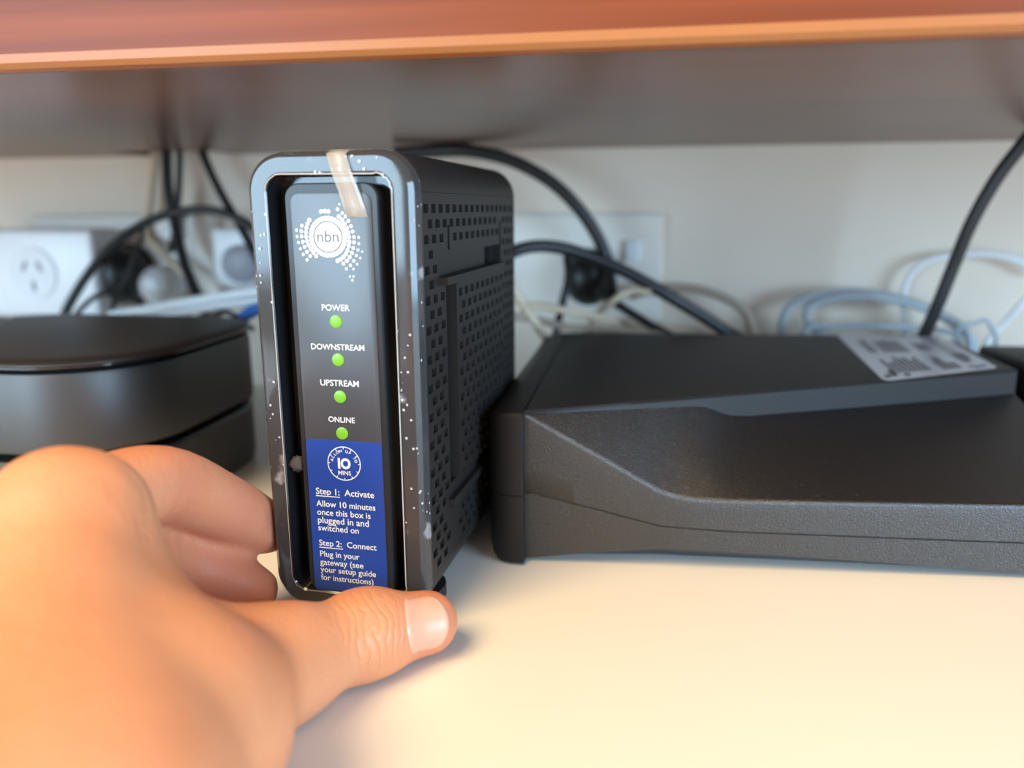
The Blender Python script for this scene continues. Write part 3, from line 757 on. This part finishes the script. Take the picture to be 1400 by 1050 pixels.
# the modem stops thumb and fingers: skin flattens against it
ca_, sa_ = math.cos(.06579), math.sin(.06579)
DX, DY, DZ = np.meshgrid(gx + .08886, gy - .22239, gz - (MZ + hh), indexing='ij')
U_ = DX * ca_ - DY * sa_; V_l = DX * sa_ + DY * ca_
SB = np.maximum(np.maximum(np.abs(U_) - hw, np.abs(V_l - MD / 2) - MD / 2 - .0008), np.abs(DZ) - hh)
G = np.maximum(G, .0006 - SB); del DX, DY, DZ, U_, V_l, SB
def surface_nets(G):
    s = G < 0
    c = np.zeros(tuple(np.array(G.shape) - 1), np.int8)
    for dx in (0, 1):
        for dy in (0, 1):
            for dz in (0, 1): c += s[dx:dx + c.shape[0], dy:dy + c.shape[1], dz:dz + c.shape[2]]
    act = (c > 0) & (c < 8)
    idx = -np.ones(c.shape, np.int64); cells = np.argwhere(act); idx[act] = np.arange(len(cells))
    acc = np.zeros((len(cells), 3)); cnt = np.zeros(len(cells))
    corners = [(a, b_, d) for a in (0, 1) for b_ in (0, 1) for d in (0, 1)]
    for a in corners:
        for ax in range(3):
            if a[ax] == 1: continue
            b_ = list(a); b_[ax] = 1
            ga = G[cells[:, 0] + a[0], cells[:, 1] + a[1], cells[:, 2] + a[2]]; gb = G[cells[:, 0] + b_[0], cells[:, 1] + b_[1], cells[:, 2] + b_[2]]
            mk = (ga < 0) != (gb < 0); t = np.where(mk, ga / np.where(mk, ga - gb, 1), 0)
            p = np.tile(np.array(a, float), (len(cells), 1)); p[:, ax] = t
            acc[mk] += p[mk]; cnt[mk] += 1
    vert = cells + acc / cnt[:, None]
    quads = []
    for ax in range(3):
        b1, b2 = [(1, 2), (2, 0), (0, 1)][ax]
        sl0 = [slice(None)] * 3; sl1 = [slice(None)] * 3; sl0[ax] = slice(0, -1); sl1[ax] = slice(1, None)
        a = s[tuple(sl0)]; b_ = s[tuple(sl1)]
        e = np.argwhere(a != b_)
        e = e[(e[:, b1] > 0) & (e[:, b2] > 0) & (e[:, b1] < G.shape[b1] - 1) & (e[:, b2] < G.shape[b2] - 1)]
        def ci(o1, o2):
            q = e.copy(); q[:, b1] += o1; q[:, b2] += o2; return idx[q[:, 0], q[:, 1], q[:, 2]]
        Q = np.stack([ci(-1, -1), ci(0, -1), ci(0, 0), ci(-1, 0)], 1)
        fl = ~a[tuple(e.T)]
        Q[fl] = Q[fl][:, ::-1]
        quads.append(Q)
    return vert, np.concatenate(quads)
hv, hq = surface_nets(G)
hv = lo + hv * HSTEP
for _ in range(3):      # light smoothing
    acc = np.zeros_like(hv); cnt = np.zeros(len(hv))
    for a, b_ in ((0, 1), (1, 2), (2, 3), (3, 0)):
        np.add.at(acc, hq[:, a], hv[hq[:, b_]]); np.add.at(acc, hq[:, b_], hv[hq[:, a]])
        np.add.at(cnt, hq[:, a], 1); np.add.at(cnt, hq[:, b_], 1)
    hv = hv * .4 + .6 * acc / cnt[:, None]
M_skin = mat('skin', (0.68, 0.31, 0.155), 0.46, spec=0.4, sss=0.25, sss_col=(1, .32, .16), vary=(28, (0.63, 0.255, 0.12), (1, 1, 1)), bump=(420, .25, .0008))
nt = M_skin.node_tree; b = nt.nodes['Principled BSDF']
horg = np.array([W_[0], W_[1], 0.0])
# knuckle creases on the thumb joint: fine wavy folds around the joint
tc = [n for n in nt.nodes if n.type == 'TEX_COORD'][0]; bpn = [n for n in nt.nodes if n.type == 'BUMP'][0]
def crease(center, axis, radius, scale, strength, prev):
    ax_ = axis / np.linalg.norm(axis)
    sub = nt.nodes.new('ShaderNodeVectorMath'); sub.operation = 'SUBTRACT'; sub.inputs[1].default_value = tuple(center - horg)
    nt.links.new(tc.outputs['Object'], sub.inputs[0])
    ln = nt.nodes.new('ShaderNodeVectorMath'); ln.operation = 'LENGTH'; nt.links.new(sub.outputs[0], ln.inputs[0])
    mr = nt.nodes.new('ShaderNodeMapRange'); mr.inputs['From Min'].default_value = radius; mr.inputs['From Max'].default_value = radius * .55; nt.links.new(ln.outputs['Value'], mr.inputs['Value'])
    dt = nt.nodes.new('ShaderNodeVectorMath'); dt.operation = 'DOT_PRODUCT'; dt.inputs[1].default_value = tuple(ax_); nt.links.new(sub.outputs[0], dt.inputs[0])
    nz_ = nt.nodes.new('ShaderNodeTexNoise'); nz_.inputs['Scale'].default_value = 130; nt.links.new(tc.outputs['Object'], nz_.inputs['Vector'])
    ad_ = nt.nodes.new('ShaderNodeMath'); ad_.operation = 'MULTIPLY_ADD'; ad_.inputs[1].default_value = .006; nt.links.new(nz_.outputs['Fac'], ad_.inputs[0]); nt.links.new(dt.outputs['Value'], ad_.inputs[2])
    ml = nt.nodes.new('ShaderNodeMath'); ml.operation = 'MULTIPLY'; ml.inputs[1].default_value = scale; nt.links.new(ad_.outputs[0], ml.inputs[0])
    sn = nt.nodes.new('ShaderNodeMath'); sn.operation = 'SINE'; nt.links.new(ml.outputs[0], sn.inputs[0])
    ab = nt.nodes.new('ShaderNodeMath'); ab.operation = 'ABSOLUTE'; nt.links.new(sn.outputs[0], ab.inputs[0])
    pw = nt.nodes.new('ShaderNodeMath'); pw.operation = 'POWER'; pw.inputs[1].default_value = .35; nt.links.new(ab.outputs[0], pw.inputs[0])
    mk = nt.nodes.new('ShaderNodeMath'); mk.operation = 'MULTIPLY'; nt.links.new(pw.outputs[0], mk.inputs[0]); nt.links.new(mr.outputs[0], mk.inputs[1])
    b2 = nt.nodes.new('ShaderNodeBump'); b2.inputs['Strength'].default_value = strength; b2.inputs['Distance'].default_value = .0012
    nt.links.new(mk.outputs[0], b2.inputs['Height']); nt.links.new(prev.outputs['Normal'], b2.inputs['Normal'])
    return b2
vt_ = CAM_C - IPt; vt_ = vt_ / np.linalg.norm(vt_)
cb = crease(IPt + vt_ * .009 - (TIPt - IPt) * .02, TIPt - IPt, .0140, 1250, .42, bpn)
cb = crease(PIPi + np.array([0, -.006, 0]), DIPi - PIPi, .0120, 520, .4, cb)
cb = crease(P(165, 690, .180), np.array([.7, -.2, .6]), .0140, 700, .35, cb)
vo = nt.nodes.new('ShaderNodeTexVoronoi'); vo.feature = 'DISTANCE_TO_EDGE'; vo.inputs['Scale'].default_value = 620
nt.links.new(tc.outputs['Object'], vo.inputs['Vector'])
vb_ = nt.nodes.new('ShaderNodeBump'); vb_.inputs['Strength'].default_value = .22; vb_.inputs['Distance'].default_value = .0006
nt.links.new(vo.outputs['Distance'], vb_.inputs['Height']); nt.links.new(cb.outputs['Normal'], vb_.inputs['Normal'])
nt.links.new(vb_.outputs['Normal'], b.inputs['Normal'])
# redder skin on the finger ends
flush = np.zeros(len(hv))
for T_, sc_ in ((TIPi, .030), (DIPi, .022), (TIPm, .035), (DIPm, .028), (TIPt, .016), (PIPi, .018), (IPt, .010)):
    flush = np.maximum(flush, np.exp(-(np.linalg.norm(hv - T_, axis=1) / sc_) ** 2 * 1.2))
rampn = [n for n in nt.nodes if n.type == 'VALTORGB'][0]
atn = nt.nodes.new('ShaderNodeAttribute'); atn.attribute_name = 'flush'
mxn = nt.nodes.new('ShaderNodeMix'); mxn.data_type = 'RGBA'
nt.links.new(atn.outputs['Fac'], mxn.inputs[0]); nt.links.new(rampn.outputs[0], mxn.inputs[6]); mxn.inputs[7].default_value = (0.60, 0.19, 0.11, 1)
nt.links.new(mxn.outputs[2], b.inputs['Base Color'])
hand = pyd('hand', hv - horg, hq, M_skin, None, True); hand.location = horg
fa_ = hand.data.attributes.new('flush', 'FLOAT', 'POINT'); fa_.data.foreach_set('value', (flush * .75).astype(np.float32))
tag(hand, 'left hand gripping the modem, thumb across its lower front', 'hand')
# thumbnail
M_nail = mat('nail', (0.70, 0.35, 0.24), 0.28, spec=0.5, sss=0.2, coat=0.15, vary=(90, (0.74, 0.40, 0.29), (1, 1, 1)))
ax_t = (TIPt - IPt) / np.linalg.norm(TIPt - IPt)
view = CAM_C - TIPt; view = view / np.linalg.norm(view)
dors = view + np.array([.22, 0.0, .05]); dors = dors - ax_t * (dors @ ax_t); dors /= np.linalg.norm(dors)
side = np.cross(ax_t, dors)
L_ = np.linalg.norm(TIPt - IPt)
NU, NV = 14, 15
nvt = []
for i in range(NU):
    u = i / (NU - 1)
    for j in range(NV):
        w = (j / (NV - 1)) * 2 - 1
        # rounded outline: lunula end curved, free edge curved
        half = math.radians(60) * (1 - .16 * (1 - u)) * (1 if u < .75 else math.sqrt(max(.02, 1 - ((u - .75) / .29) ** 2)) * .25 + .75)
        t = L_ * .40 + (.0150) * u - .0030 * w * w * (1 if u > .5 else -1) * abs(u - .5) * 2
        a = w * half
        dirv = dors * math.cos(a) + side * math.sin(a)
        base = IPt + ax_t * min(t, L_ + .0005)
        over = max(0, t - L_ - .0005)
        r0, r1 = .002, .016
        for _ in range(22):
            rm = (r0 + r1) / 2
            if field((base + ax_t * over * .5 + dirv * rm)[None])[0] < 0: r0 = rm
            else: r1 = rm
        lift = .00018 if 0 < j < NV - 1 and i > 0 else -.0006
        nvt.append(base + ax_t * over + dirv * (r0 + lift) - horg)
nf = [(i * NV + j, i * NV + j + 1, (i + 1) * NV + j + 1, (i + 1) * NV + j) for i in range(NU - 1) for j in range(NV - 1)]
nail = pyd('thumbnail', nvt, nf, M_nail, hand, True); nail['label'] = 'pink thumbnail'
so = nail.modifiers.new('s', 'SOLIDIFY'); so.thickness = .0005; so.offset = -1
